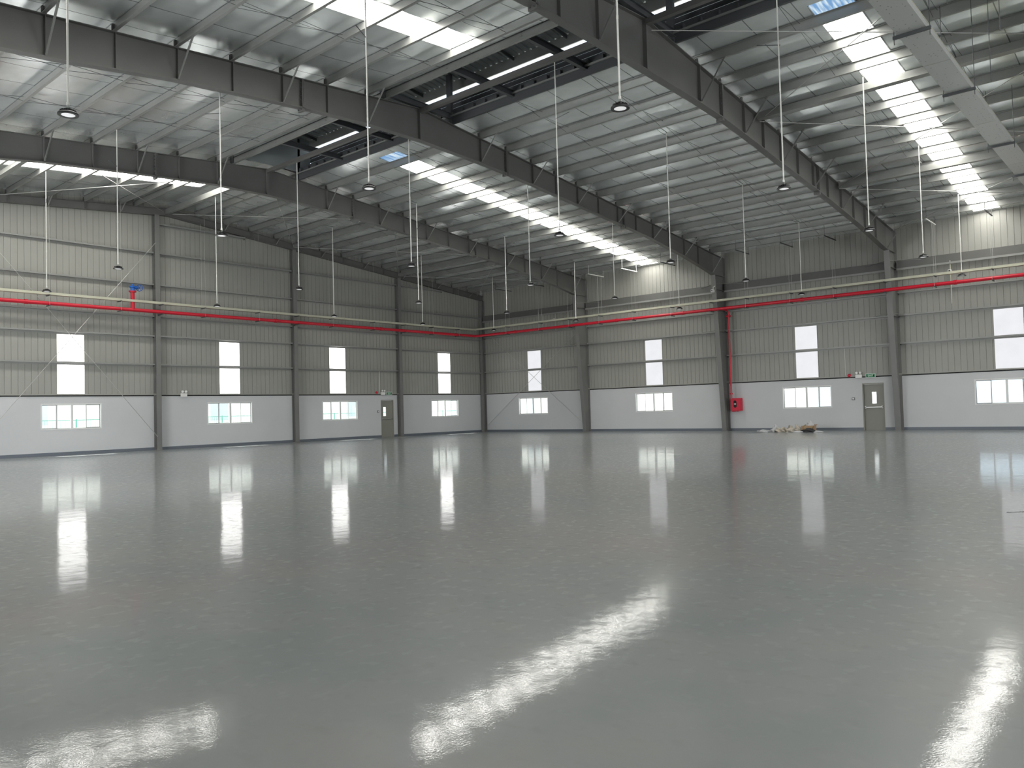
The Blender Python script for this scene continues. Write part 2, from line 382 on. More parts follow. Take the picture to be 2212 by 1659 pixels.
# ------------------------------------------------------------------ windows
nwin = [0]
def low_window(wall, c, label):
    nwin[0] += 1
    if wall == 'L': loc = (0, -c, WB); f = lambda a, d, z: (-d, -c - a, z)      # a along wall, d outward
    else: loc = (c, 0, WB); f = lambda a, d, z: (c + a, d, z)
    t_ = thing('window_%d' % nwin[0], loc, label, 'window', kind='structure')
    def bx(a0, a1, d0, d1, z0, z1, mb):
        p, q = f(a0, d0, z0), f(a1, d1, z1)
        mb.box(min(p[0], q[0]), max(p[0], q[0]), min(p[1], q[1]), max(p[1], q[1]), z0, z1); return mb
    h = WW / 2; mb = MB()
    bx(-h, h, -0.012, 0.1, WB, WB + 0.05, mb); bx(-h, h, -0.012, 0.1, WT - 0.05, WT, mb)
    bx(-h, -h + 0.05, -0.012, 0.1, WB + 0.05, WT - 0.05, mb); bx(h - 0.05, h, -0.012, 0.1, WB + 0.05, WT - 0.05, mb)
    bx(-0.045, 0.045, -0.005, 0.1, WB + 0.05, WT - 0.05, mb)
    part(t_, 'window_frame', mb, ALU)
    for k in range(4):
        a0 = -h + 0.05 + k * (WW - 0.1) / 4; a1 = a0 + (WW - 0.1) / 4; dd = 0.03 if k in (1, 2) else 0.06
        mb = MB(); w_ = 0.022
        bx(a0, a1, dd, dd + 0.025, WB + 0.05, WB + 0.075, mb); bx(a0, a1, dd, dd + 0.025, WT - 0.075, WT - 0.05, mb)
        bx(a0, a0 + w_, dd, dd + 0.025, WB + 0.05, WT - 0.05, mb); bx(a1 - w_, a1, dd, dd + 0.025, WB + 0.05, WT - 0.05, mb)
        sa = part(t_, 'sash', mb, MULL if k in (0, 3) else ALU)
        g_ = bx(a0 + w_, a1 - w_, dd + 0.008, dd + 0.014, WB + 0.075, WT - 0.075, MB()); part(sa, 'pane', g_, GLASS)
    # unseen slab above the window, added to narrow the sun patch inside
    part(t_, 'sun_cut_slab', bx(-h - 0.1, h + 0.1, 0.2, 0.62, WT + 0.02, WT + 0.1, MB()), OUTW)
def strip_window(wall, c, label):
    nwin[0] += 1
    m = STRL if wall == 'L' else STRR
    if wall == 'L': loc = (0, -c, SB); b0 = (-0.05, -0.02, -c - SW / 2, -c + SW / 2)
    else: loc = (c, 0, SB); b0 = (c - SW / 2, c + SW / 2, 0.02, 0.05)
    t_ = thing('window_%d' % nwin[0], loc, label, 'wall light panel', kind='structure')
    part(t_, 'pane', MB().box(*b0, SB, ST), m)
    mb = MB()
    if wall == 'L':
        for e in (-c - SW / 2, -c + SW / 2 - 0.02): mb.box(-0.05, 0.004, e, e + 0.02, SB, ST)
    else:
        for e in (c - SW / 2, c + SW / 2 - 0.02): mb.box(e, e + 0.02, -0.004, 0.05, SB, ST)
    part(t_, 'flashing', mb, CLAD)
dl = ['on the gable wall between the corner and the grey door', 'on the gable wall just left of the grey door', 'on the gable wall, third from the corner', 'at the left edge of the photo on the gable wall', 'on the gable wall beyond the left edge', 'on the gable wall near the back corner']
dr = ['on the eave wall nearest the corner', 'on the eave wall, second from the corner', 'on the eave wall above the debris pile', 'on the eave wall at the right edge of the photo', 'on the eave wall, fifth from the corner', 'on the eave wall, sixth from the corner', 'on the eave wall, seventh from the corner']
for c, d in zip(WINL, dl): low_window('L', c, 'four-pane sliding window ' + d)
for c, d in zip(WINR, dr): low_window('R', c, 'four-pane sliding window ' + d)
for c, d in zip(STL, dl): strip_window('L', c, 'tall glowing light panel ' + d)
for c, d in zip(STR_, dr): strip_window('R', c, 'tall pale light panel ' + d)

# ------------------------------------------------------------------ doors
def door(n, wall, c, label):
    f = (lambda a, d: (-d, -c - a)) if wall == 'L' else (lambda a, d: (c + a, d))
    sgn = 1
    loc = (0, -c, 0) if wall == 'L' else (c, 0, 0)
    t_ = thing('door_%d' % n, loc, label, 'door', kind='structure')
    def bx(mb, a0, a1, d0, d1, z0, z1):
        p, q = f(a0, d0), f(a1, d1)
        mb.box(min(p[0], q[0]), max(p[0], q[0]), min(p[1], q[1]), max(p[1], q[1]), z0, z1); return mb
    h = DW / 2
    mb = MB(); bx(mb, -h, -h + 0.05, 0.0, 0.16, 0, DH); bx(mb, h - 0.05, h, 0.0, 0.16, 0, DH); bx(mb, -h + 0.05, h - 0.05, 0.0, 0.16, DH - 0.05, DH)
    part(t_, 'door_frame', mb, DOORM)
    i0, i1 = -h + 0.053, h - 0.053; wa0, wa1 = (-0.20, 0.02) if wall == 'L' else (-0.10, 0.10)
    wa0, wa1 = (0.02, 0.23) if wall == 'L' else (-0.08, 0.11)
    mb = MB(); bx(mb, i0, wa0, 0.09, 0.13, 0.001, DH - 0.053); bx(mb, wa1, i1, 0.09, 0.13, 0.001, DH - 0.053)
    bx(mb, wa0, wa1, 0.09, 0.13, 0.001, 1.22); bx(mb, wa0, wa1, 0.09, 0.13, 1.74, DH - 0.053)
    lf = part(t_, 'door_leaf', mb, DOORM)
    part(lf, 'pane', bx(MB(), wa0, wa1, 0.105, 0.112, 1.22, 1.74), GLASS)
    mb = MB(); bx(mb, i0 + 0.02, i1 - 0.02, 0.02, 0.05, 1.03, 1.07); bx(mb, i0 + 0.02, i0 + 0.09, 0.02, 0.09, 1.0, 1.1); bx(mb, i1 - 0.09, i1 - 0.02, 0.02, 0.09, 1.0, 1.1)
    part(lf, 'panic_bar', mb, GALV)
door(1, 'L', DL, 'grey steel fire door with narrow window on the gable wall')
door(2, 'R', DR, 'grey steel fire door with narrow window on the eave wall right of debris')

# safety devices by the doors
def device_xyz(wall, c, d, z): return (d, -c, z) if wall == 'L' else (c, -d, z)
def bell(wall, c, z, where):
    o = device_xyz(wall, c, 0.0, z); t_ = thing('alarm_bell', o, 'round red fire alarm bell ' + where, 'alarm bell', 'alarm bells')
    mb = MB(); mb.lathe([(0.02, 0.0), (0.085, 0.0), (0.085, 0.02), (0.07, 0.05), (0.03, 0.07), (0.0, 0.072)], 20)
    bmx = 'x' if wall == 'L' else 'y'
    mb.v = [((v[2], v[0], v[1]) if wall == 'L' else (v[0], -v[2], v[1])) for v in mb.v]
    mb.v = [(v[0] + o[0] + (0.005 if wall == 'L' else 0), v[1] + o[1], v[2] + o[2]) for v in mb.v]
    part(t_, 'gong', mb, REDB, True)
def bxw(mb, wall, c0, c1, d0, d1, z0, z1):
    if wall == 'L': return mb.box(d0, d1, -c1, -c0, z0, z1)
    return mb.box(c0, c1, -d1, -d0, z0, z1)
def twin_light(wall, c, z, where):
    o = device_xyz(wall, c, 0.05, z); t_ = thing('emergency_light', o, 'white twin-head emergency light ' + where, 'emergency light', 'twin emergency lights')
    part(t_, 'housing', bxw(MB(), wall, c - 0.14, c + 0.14, 0.05, 0.13, z, z + 0.16), WHT)
    for s_ in (-0.08, 0.08):
        p = device_xyz(wall, c + s_, 0.09, z + 0.17); q = device_xyz(wall, c + s_, 0.15, z + 0.24); q0 = device_xyz(wall, c + s_, 0.08, z + 0.24)
        part(t_, 'lamp_head', MB().tube([q0, q], 0.055, 14).tube([p, q0], 0.015, 8), WHT, True)
def exit_sign(wall, c, z, where):
    o = device_xyz(wall, c, 0.05, z); t_ = thing('exit_sign', o, 'green EXIT sign in white frame ' + where, 'exit sign', 'green exit signs')
    part(t_, 'housing', bxw(MB(), wall, c - 0.21, c + 0.21, 0.05, 0.08, z, z + 0.19), WHT)
    part(t_, 'sign_face', bxw(MB(), wall, c - 0.19, c + 0.19, 0.08, 0.084, z + 0.02, z + 0.17), GREEN)
    for s_ in (-0.165, 0.115): part(t_, 'panel', bxw(MB(), wall, c + s_, c + s_ + 0.05, 0.084, 0.086, z + 0.04, z + 0.13), BLACK)
    cu = bpy.data.curves.new('exit_text', 'FONT'); cu.body = 'EXIT'; cu.size = 0.12; cu.extrude = 0.001; cu.align_x = 'CENTER'; cu.materials.append(WHT)
    tmp = bpy.data.objects.new('tmp', cu); C.objects.link(tmp)
    me = bpy.data.meshes.new_from_object(tmp.evaluated_get(bpy.context.evaluated_depsgraph_get())); bpy.data.objects.remove(tmp)
    ob = bpy.data.objects.new('lettering', me); C.objects.link(ob); ob.parent = t_
    p = device_xyz(wall, c, 0.087, z + 0.055)
    ob.location = (p[0] - o[0], p[1] - o[1], p[2] - o[2]); ob.rotation_euler = (PI / 2, 0, PI / 2) if wall == 'L' else (PI / 2, 0, 0)
def call_point(wall, c, z, where):
    o = device_xyz(wall, c, 0.0, z); t_ = thing('call_point', o, 'small square wall switch box ' + where, 'switch', 'wall call points')
    part(t_, 'housing', bxw(MB(), wall, c - 0.06, c + 0.06, 0.001, 0.04, z - 0.06, z + 0.06), MULL)
    part(t_, 'button', bxw(MB(), wall, c - 0.035, c + 0.035, 0.04, 0.05, z - 0.03, z + 0.03), WHT)
bell('R', 23.22, 2.53, 'above the eave wall, left of its exit sign'); twin_light('R', 23.66, 2.40, 'beside the exit sign on the eave wall')
exit_sign('R', 24.17, 2.40, 'over the door on the eave wall'); call_point('R', 23.36, 1.46, 'left of the eave wall door')
bell('L', 8.95, 2.56, 'on the gable wall, left of its exit sign'); twin_light('L', 8.55, 2.43, 'above the door on the gable wall')
exit_sign('L', 8.08, 2.42, 'over the door on the gable wall'); call_point('L', 8.88, 1.49, 'left of the gable wall door')
twin_light('L', 20.35, 2.38, 'alone right of the tall gable column')
for (wall, c, lab) in (('R', 23.05, 'thin white conduit running up the sheeting above the eave wall door'), ('L', 8.72, 'thin white conduit running up the sheeting above the gable wall door')):
    p, q = device_xyz(wall, c, 0.02, 2.55), device_xyz(wall, c, 0.02, 3.8)
    tag(MB().tube([p, q], 0.012, 6).build('conduit', RODM, org=p), lab, 'conduit', 'white conduits')

# ------------------------------------------------------------------ roof foil, roof sheet, skylights
ceil = thing('ceiling', (29, YR, 10), 'pitched roof lined with silver foil insulation', 'ceiling', kind='structure')
def foil(side):
    mb = MB(); top = MB()
    sk = SKY_R if side == 'r' else SKY_Lf
    ylist = []
    base = [0.0] + PR + [YR] if side == 'r' else [YR] + PL + [-37.6, -39.0, -40.4, YE]
    for a, b_ in zip(base, base[1:]):
        for k in range(5): ylist.append((a + (b_ - a) * k / 5, math.sin(PI * k / 5) ** 2))
    ylist.append((base[-1], 0))
    xs = [0.35 * k for k in range(int(XE / 0.35) + 1)] + [XE, 8.42] + [e for s_ in sk for e in s_]
    xs = sorted(set(round(x, 3) for x in xs))
    ys0, ys1 = (PR[0], -18.75) if side == 'r' else (-23.1, -40.4)
    idx = {}
    def V(x, y, s_):
        k = (round(x, 3), round(y, 3))
        if k not in idx:
            wv = 0.012 * math.sin(x * 2.1 + y * 0.7) * math.sin(x * 0.6 + 1.3 * y)
            idx[k] = len(mb.v); mb.v.append((x, y, zf(y) - 0.016 * s_ + wv * s_)); top.v.append((x, y, zf(y) + 0.1))
        return idx[k]
    for (ya, sa), (yb, sb) in zip(ylist, ylist[1:]):
        ym = (ya + yb) / 2
        for xa, xb in zip(xs, xs[1:]):
            xm = (xa + xb) / 2
            if xb - xa < 0.005: continue
            if xm > 8.42 and -22.5 < ym < -19.66: continue
            if any(a < xm < b_ for a, b_ in sk):
                if side == 'r' and -18.75 < ym < PR[0] + 1.1: continue
                if side == 'l':
                    y_hi = -21.3 if xm < 8 else -23.15
                    if -40.4 < ym < y_hi: continue
            f_ = (V(xa, ya, sa), V(xb, ya, sa), V(xb, yb, sb), V(xa, yb, sb))
            mb.f.append(f_); top.f.append(f_)
    return mb, top
for s_ in 'rl':
    a, b_ = foil(s_)
    me = part(ceil, 'foil_lining', a, FOIL, True); part(ceil, 'roof_sheet', b_, GALV)
def skylight(side, x0, x1, y0, y1, label, blue=None):
    nwin[0] += 1
    t_ = thing('window_%d' % nwin[0], ((x0 + x1) / 2, (y0 + y1) / 2, zf((y0 + y1) / 2)), label, 'skylight', kind='structure')
    def slab(a, b_, m, nm):
        mb = MB()
        n = 12
        for k in range(n):
            ya, yb = a + (b_ - a) * k / n, a + (b_ - a) * (k + 1) / n
            mb.prism([(ya, zf(ya) + 0.02), (yb, zf(yb) + 0.02), (yb, zf(yb) + 0.05), (ya, zf(ya) + 0.05)], 'x', x0, x1)
        return part(t_, nm, mb, m)
    if blue: slab(blue, y1, SKYM, 'pane'); slab(y0, blue, SKYB, 'clear_pane')
    else: slab(y0, y1, SKYM, 'pane')
    mb = MB()
    for e in (x0 - 0.03, x1):
        for k in range(10):
            ya, yb = y0 + (y1 - y0) * k / 10, y0 + (y1 - y0) * (k + 1) / 10
            mb.prism([(ya, zf(ya) - 0.01), (yb, zf(yb) - 0.01), (yb, zf(yb) + 0.1), (ya, zf(ya) + 0.1)], 'x', e, e + 0.03)
    part(t_, 'curb', mb, GALV)
skylight('r', *SKY_R[0], -18.75, -0.25, 'skylight strip down the right slope between the first and second rafters', -17.95)
skylight('r', *SKY_R[1], -18.75, -0.25, 'skylight strip down the right slope beyond the third rafter', -17.85)
skylight('r', *SKY_R[2], -18.75, -0.25, 'skylight strip down the right slope behind the camera')
skylight('l', *SKY_Lf[0], -21.3, -40.4, 'skylight strip down the left slope next to the gable wall')
skylight('l', *SKY_Lf[1], -23.15, -40.4, 'skylight strip down the left slope between the second and third rafters')
skylight('l', *SKY_Lf[2], -23.15, -40.4, 'skylight strip down the left slope above the camera')

# ------------------------------------------------------------------ portal frames
RN = {0: 'nearest the gable wall', 1: 'second from the gable wall', 2: 'third and largest in view', 3: 'above the camera', 4: 'behind the camera', 5: 'far behind the camera'}
BOT = [(-1.13, 7.93), (-1.5, 8.02), (-4.2, 8.50), (-7.5, 8.95), (-10, 9.17), (-12.9, 9.44), (-15.6, 9.68), (-17.2, 9.80), (-19, 9.90), (YR, 9.97), (-23.3, 9.95), (-26.1, 9.76), (-29.1, 9.50), (-31.5, 9.18), (-34, 8.95), (-38, 8.5), (-41, 7.95)]
BOT3 = [(-1.13, 7.93), (-1.65, 7.97), (-4.5, 8.40), (-7.8, 8.77), (-10.2, 9.0), (-13.2, 9.25), (-14.9, 9.42), (-17, 9.60), (-18.7, 9.66), (YR, 9.69), (-25.4, 9.71), (-28, 9.55), (-31, 9.2), (-34, 8.95), (-38, 8.5), (-41, 7.95)]
def zb(B, y):
    for (a, za), (c, zc) in zip(B, B[1:]):
        if c <= y <= a: return za + (zc - za) * (a - y) / (a - c)
    return B[-1][1]
def strip(mb, pts, x0, x1, th):       # plate following a (y, z) polyline
    for (ya, za), (yb, zb_) in zip(pts, pts[1:]):
        mb.prism([(ya, za), (yb, zb_), (yb, zb_ + th), (ya, za + th)], 'x', x0, x1)
    return mb
def rafter(i, X):
    B = BOT3 if i >= 2 else BOT
    t_ = thing('steel_rafter', (X, YR, zb(B, YR)), 'deep grey I-beam rafter crossing the hall, ' + RN[i], 'rafter', 'main roof rafters')
    ys = sorted({p[0] for p in B}, reverse=True)
    mb = MB()
    for ya, yb in zip(ys, ys[1:]):
        mb.prism([(ya, zb(B, ya)), (yb, zb(B, yb)), (yb, zt(yb) - 0.015), (ya, zt(ya) - 0.015)], 'x', X - 0.008, X + 0.008)
    part(t_, 'web', mb, STEEL)
    part(t_, 'top_flange', strip(MB(), [(y, zt(y) - 0.02) for y in ys], X - 0.11, X + 0.11, 0.02), STEEL)
    part(t_, 'bottom_flange', strip(MB(), [(y, zb(B, y) - 0.02) for y in ys], X - 0.11, X + 0.11, 0.022), STEEL)
    sy = [y for y in PR[1:13]] + [YR] + [y for y in PL[1:9]]
    for k, y in enumerate(sy):
        wd = 0.085; th = 0.008
        if y == YR: wd, th = 0.11, 0.035
        mb = MB()
        for s_ in (-1, 1):
            a, c = sorted((X + s_ * 0.008, X + s_ * (0.008 + wd)))
            mb.box(a, c, y - th, y + th, zb(B, y), zt(y) - 0.02)
        part(t_, 'stiffener', mb, STEEL)
    for y in (-9.36, -16.95, -25.43, -33.0):
        mb = MB(); b0 = zb(B, y)
        mb.box(X - 0.11, X + 0.11, y - 0.035, y - 0.004, b0 - 0.11, zt(y) - 0.02); mb.box(X - 0.11, X + 0.11, y + 0.004, y + 0.035, b0 - 0.11, zt(y) - 0.02)
        sp = part(t_, 'splice_plate', mb, STEEL)
        mb = MB(); n = 6
        for s_ in (-1, 1):
            for k in range(n):
                z = b0 + 0.08 + (zt(y) - 0.2 - b0) * k / (n - 1)
                mb.tube([(X + s_ * 0.06, y - 0.07, z), (X + s_ * 0.06, y + 0.07, z)], 0.014, 6)
            mb.tube([(X + s_ * 0.06, y - 0.07, b0 - 0.06), (X + s_ * 0.06, y + 0.07, b0 - 0.06)], 0.014, 6)
        part(sp, 'bolt', mb, DARKST)
    for k, y in enumerate([PR[j] for j in (0, 2, 4, 6, 8, 10, 12)] + [PL[j] for j in (1, 3, 5, 7, 9)]):
        b0 = zb(B, y) + 0.02; dy = 0.0
        mb = MB().bar((X + 0.09, y, b0), (X + 0.85, y, zt(y) + 0.05), 0.05, 0.006).bar((X + 0.115, y - 0.022, b0), (X + 0.875, y - 0.022, zt(y) + 0.05), 0.006, 0.045)
        part(t_, 'fly_brace', mb, PURL)
        mb = MB().bar((X - 0.09, y, b0), (X - 0.85, y, zt(y) + 0.05), 0.05, 0.006)
        part(t_, 'fly_brace', mb, PURL)
    return t_
for i, X in enumerate(FR[:5]): rafter(i, X)
CN = ['nearest the corner', 'left of the red hose cabinet', 'right of the grey door', 'beyond the right edge of the photo', 'behind the camera']
def tcolumn(i, X):
    t_ = thing('steel_column', (X, -0.3, 0), 'tapered grey steel column on the eave wall, ' + CN[i], 'column', 'tapered eave wall columns')
    d0, d1, H_ = 0.46, 1.13, 7.93
    part(t_, 'web', MB().prism([(-0.03, 0.02), (-d0, 0.02), (-d1, H_), (-d1, zt(-d1) - 0.02), (-0.03, zt(0) - 0.0)], 'x', X - 0.008, X + 0.008), STEEL_LIT)
    part(t_, 'inner_flange', MB().prism([(-d0, 0.02), (-d0 - 0.02, 0.02), (-d1 - 0.02, H_), (-d1, H_)], 'x', X - 0.12, X + 0.12), STEEL_LIT)
    part(t_, 'outer_flange', MB().box(X - 0.12, X + 0.12, -0.03, -0.01, 0.02, zt(0)), STEEL_LIT)
    part(t_, 'top_flange', strip(MB(), [(-0.03, zt(0) - 0.02), (-d1, zt(-d1) - 0.02)], X - 0.11, X + 0.11, 0.02), STEEL_LIT)
    part(t_, 'base_plate', MB().box(X - 0.16, X + 0.16, -d0 - 0.06, -0.005, 0, 0.02), STEEL_LIT)
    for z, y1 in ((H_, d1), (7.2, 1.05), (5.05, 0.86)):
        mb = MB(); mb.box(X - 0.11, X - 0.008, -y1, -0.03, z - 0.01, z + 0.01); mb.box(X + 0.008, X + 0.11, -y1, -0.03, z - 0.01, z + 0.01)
        part(t_, 'stiffener', mb, STEEL_LIT)
    for z in (7.45, 5.12):
        yy = -(d0 + (d1 - d0) * z / H_) + 0.02
        for s_ in (1, -1):
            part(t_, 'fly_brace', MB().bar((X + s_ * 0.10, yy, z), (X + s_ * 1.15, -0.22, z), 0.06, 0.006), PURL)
for i, X in enumerate(FR[:5]): tcolumn(i, X)
# gable frame
t_ = thing('steel_rafter', (0.16, YR, 10.6), 'shallow grey rafter along the top of the gable wall', 'rafter')
for (nm, x0, x1, dz0, dz1) in (('web', 0.15, 0.162, -0.31, -0.02), ('top_flange', 0.06, 0.25, -0.02, 0.0), ('bottom_flange', 0.06, 0.25, -0.33, -0.31)):
    mb = MB(); ys = [-0.05, -7.4, -14.4, YR, -29, -36, YE]
    for a, c in zip(ys, ys[1:]): mb.prism([(a, zt(a) + dz0), (c, zt(c) + dz0), (c, zt(c) + dz1), (a, zt(a) + dz1)], 'x', x0, x1)
    part(t_, nm, mb, STEEL)
for y in PR[1:13:1] + PL[2:9]:
    part(t_, 'stiffener', MB().box(0.162, 0.245, y - 0.006, y + 0.006, zt(y) - 0.31, zt(y) - 0.02), STEEL)
for y in PR[0:13:2] + PL[1:9:2]:
    part(t_, 'fly_brace', MB().bar((0.24, y, zt(y) - 0.3), (0.75, y, zt(y) + 0.05), 0.05, 0.006), PURL)
GC = [7.32, 14.43, 21.6, 28.75, 35.9]
for s_, lab in zip(GC, ['right of the gable wall door', 'second from the corner', 'tallest, at the left under the ridge', 'beyond the left edge of the photo', 'nearest the back corner']):
    t_ = thing('steel_column', (0.16, -s_, 0), 'slender grey steel column on the gable wall, ' + lab, 'column', 'gable wall columns')
    top = zt(-s_) - 0.33
    part(t_, 'web', MB().box(0.03, 0.29, -s_ - 0.005, -s_ + 0.005, 0.02, top), STEEL_LIT)
    part(t_, 'inner_flange', MB().box(0.29, 0.305, -s_ - 0.11, -s_ + 0.11, 0.02, top), STEEL_LIT)
    part(t_, 'outer_flange', MB().box(0.012, 0.027, -s_ - 0.11, -s_ + 0.11, 0.02, top), STEEL_LIT)
    part(t_, 'base_plate', MB().box(0.01, 0.34, -s_ - 0.15, -s_ + 0.15, 0, 0.02), STEEL_LIT)
t_ = thing('steel_column', (0.16, -0.16, 0), 'dark grey steel column standing in the corner of the hall', 'column')
part(t_, 'web', MB().box(0.15, 0.162, -0.30, -0.03, 0.02, zt(0) - 0.35), STEEL_LIT)
part(t_, 'inner_flange', MB().box(0.05, 0.28, -0.32, -0.30, 0.02, zt(0) - 0.33), STEEL_LIT)
part(t_, 'outer_flange', MB().box(0.05, 0.28, -0.03, -0.012, 0.02, zt(0) - 0.33), STEEL_LIT)
part(t_, 'base_plate', MB().box(0.022, 0.33, -0.35, -0.022, 0, 0.02), STEEL_LIT)

# ------------------------------------------------------------------ purlins
BAYS = [(0.05, 8.4), (8.4, 17.12), (17.12, 25.36), (25.36, 33.8)]
BN = ['next to the gable wall', 'between first and second rafters', 'between second and third rafters', 'beyond the third rafter']
def zprof(y, side, d=PD):
    s_ = 1 if side == 'r' else -1       # bottom flange points down the slope
    z0 = zt(y); z1 = z0 + d; f = 0.075; e = 0.007
    return [(y, z0 + e), (y + s_ * f, z0 + e - s_ * 0), (y + s_ * f, z0), (y - s_ * e, z0), (y - s_ * e, z1 - e), (y - s_ * f, z1 - e), (y - s_ * f, z1), (y, z1)]
def purlin(bi, y, side, label, ynext):
    x0, x1 = BAYS[bi]
    t_ = thing('roof_purlin', ((x0 + x1) / 2, y, zt(y)), label, 'purlin', 'roof purlins ' + BN[bi])
    part(t_, 'web', MB().prism(zprof(y, side), 'x', x0, x1), DARKST if y == PR[-1] and bi else PURL)
    for x in (x0 + 0.02, x1 - 0.03): part(t_, 'cleat', MB().box(x, x + 0.008, y - 0.05, y + 0.05, zt(y), zt(y) + 0.2), STEEL)
    if ynext is not None:
        L_ = x1 - x0
        for fx in (1 / 3, 2 / 3):
            x = x0 + L_ * fx
            part(t_, 'sag_rod', MB().tube([(x - 0.05, y, zt(y) + 0.19), (x - 0.05, ynext, zt(ynext) + 0.04)], 0.006, 5).tube([(x + 0.05, y, zt(y) + 0.04), (x + 0.05, ynext, zt(ynext) + 0.19)], 0.006, 5), DARKST)
for bi in range(4):
    for k, y in enumerate(PR):
        n = len(PR) - k
        lab = 'grey purlin, %s below the ridge, right slope, %s' % (ORD[n - 1], BN[bi])
        purlin(bi, y, 'r', lab, PR[k - 1] if k else None)
    for k, y in enumerate(PL if bi < 3 else PL[:7]):
        lab = 'grey purlin, %s below the ridge, left slope, %s' % (ORD[k], BN[bi])
        purlin(bi, y, 'l', lab, PL[k + 1] if 0 < k + 1 < len(PL) and k > 0 else None)
    # ridge member
    x0, x1 = BAYS[bi]
    zr = zt(YR)
    tag(MB().box(x0 + 0.12, x1 - 0.12, YR - 0.07, YR + 0.07, zr - 0.17 if bi else zr - 0.25, zr - 0.035 if bi else zr - 0.02).build('ridge_beam', STEEL if bi else PURL, org=((x0 + x1) / 2, YR, zr)),
        'long box beam under the ridge, ' + BN[bi], 'ridge beam', 'ridge beams')

# ------------------------------------------------------------------ ridge vent
rv = thing('ridge_vent', (30, YR, 11), 'raised ridge vent with dark sheet roof over the open ridge slot', 'roof vent')
X0, X1 = 8.5, XE
part(rv, 'curb', MB().box(X0, X1, -19.66, -19.63, zt(-19.66) + 0.25, 11.30).box(X0, X1, -22.53, -22.50, zt(-22.5) + 0.25, 11.30), DARKST)
mb = MB()      # corrugated jack roof
xs = []; x = X0
while x < X1:
    for dx, d in ((0, 0), (0.16, 0), (0.18, 0.035), (0.22, 0.035)): xs.append((x + dx, d))
    x += 0.24
JY, JZ0, JZ1 = 2.15, 12.75, 12.5
for (a, da), (b_, db) in zip(xs, xs[1:]):
    for s_ in (-1, 1):
        p = [(a, YR, JZ0 + da), (b_, YR, JZ0 + db), (b_, YR + s_ * JY, JZ1 + db), (a, YR + s_ * JY, JZ1 + da)]
        mb.add(p + [(q[0], q[1], q[2] + 0.01) for q in p], [(0,1,2,3),(7,6,5,4),(0,4,5,1),(2,6,7,3)])
part(rv, 'roof_sheet', mb, JACKR)
# side walls: louvre slats below, open slit above
for s_ in (-1, 1):
    y = YR + s_ * 1.95
    for k in range(5):
        part(rv, 'louvre', MB().prism([(y, 11.30 + 0.16 * k), (y + s_ * 0.02, 11.30 + 0.16 * k), (y + s_ * 0.06, 11.30 + 0.16 * k + 0.17), (y + s_ * 0.04, 11.30 + 0.16 * k + 0.17)], 'x', X0, X1), DARKST)
    part(rv, 'gutter', MB().box(X0, X1, min(y - s_ * 0.47, y), max(y - s_ * 0.47, y), 11.28, 11.31), DARKST)
    part(rv, 'fascia', MB().box(X0, X1, y - 0.02, y + 0.02, 12.19, 12.52), PURL)
x = X0 + 0.1
mb = MB()
for X in FR:
    for s_ in (-1, 1):
        y = YR + s_ * 1.42; part(rv, 'post', MB().box(X - 0.1, X + 0.1, y - 0.05, y + 0.05, zt(y), 12.5), DARKST)
for X in [x0 + (x1 - x0) * f for x0, x1 in BAYS[1:] for f in (1 / 3, 2 / 3)] + [17.2, 25.45]:
    mb = MB().box(X - 0.06, X + 0.06, -22.5, -19.66, 10.98, 10.99).box(X - 0.005, X + 0.005, -22.5, -19.66, 10.99, 11.16).box(X - 0.06, X + 0.06, -22.5, -19.66, 11.16, 11.17)
    part(rv, 'cross_beam', mb, DARKST)
for X in [9 + 2.1 * k for k in range(14)]:
    part(rv, 'jack_rafter', MB().prism([(YR - JY, JZ1 - 0.12), (YR, JZ0 - 0.12), (YR + JY, JZ1 - 0.12), (YR + JY, JZ1 - 0.02), (YR, JZ0 - 0.02), (YR - JY, JZ1 - 0.02)], 'x', X - 0.02, X + 0.02), DARKST)
x = X0 + 0.25
while x < 34:
    part(rv, 'clip', MB().box(x, x + 0.03, -19.76, -19.60, 11.10, 11.22), DARKST); x += 0.5
part(rv, 'sheet_edge', MB().box(X0, X1, -19.74, -19.70, zt(-19.7) + 0.22, zt(-19.7) + 0.27).box(X0, X1, -22.46, -22.42, zt(-22.45) + 0.22, zt(-22.45) + 0.27), PURL)
part(rv, 'end_wall', MB().prism([(-19.2, 11.15), (-22.95, 11.15), (YR - JY, JZ1), (YR, JZ0), (YR + JY, JZ1)], 'x', X0 - 0.03, X0), JACKR)

# ------------------------------------------------------------------ struts and bracing rods
def strut(x0, y0, x1, y1, dz, r, label):
    p, q = (x0, y0, zt(y0) + dz), (x1, y1, zt(y1) + dz)
    tag(MB().bar(p, q, r, r).build('roof_strut', PURL, org=p), label, 'strut', 'roof struts')
for y, w_ in ((-7.32, 'lowest on the right slope'), (-14.43, 'halfway up the right slope'), (-28.75, 'on the left slope')):
    strut(0.3, y, 8.28, y, -0.14, 0.16, 'square steel strut from gable wall to first rafter, ' + w_)
for y, w_ in ((-7.35, 'lower one'), (-14.6, 'upper one')):
    strut(25.5, y, 33.7, y, -0.12, 0.2, 'thick box strut beyond the third rafter, ' + w_)
def rod(p, q, label, grp, r=0.012):
    tag(MB().tube([p, q], r, 6).build('bracing_rod', GALV, org=p), label, 'bracing rod', grp)
cells = [(-0.8, -7.4, 'lowest right-slope pair'), (-7.4, -14.5, 'middle right-slope pair'), (-14.5, -20.9, 'upper right-slope pair'), (-21.3, -28.6, 'left-slope pair')]
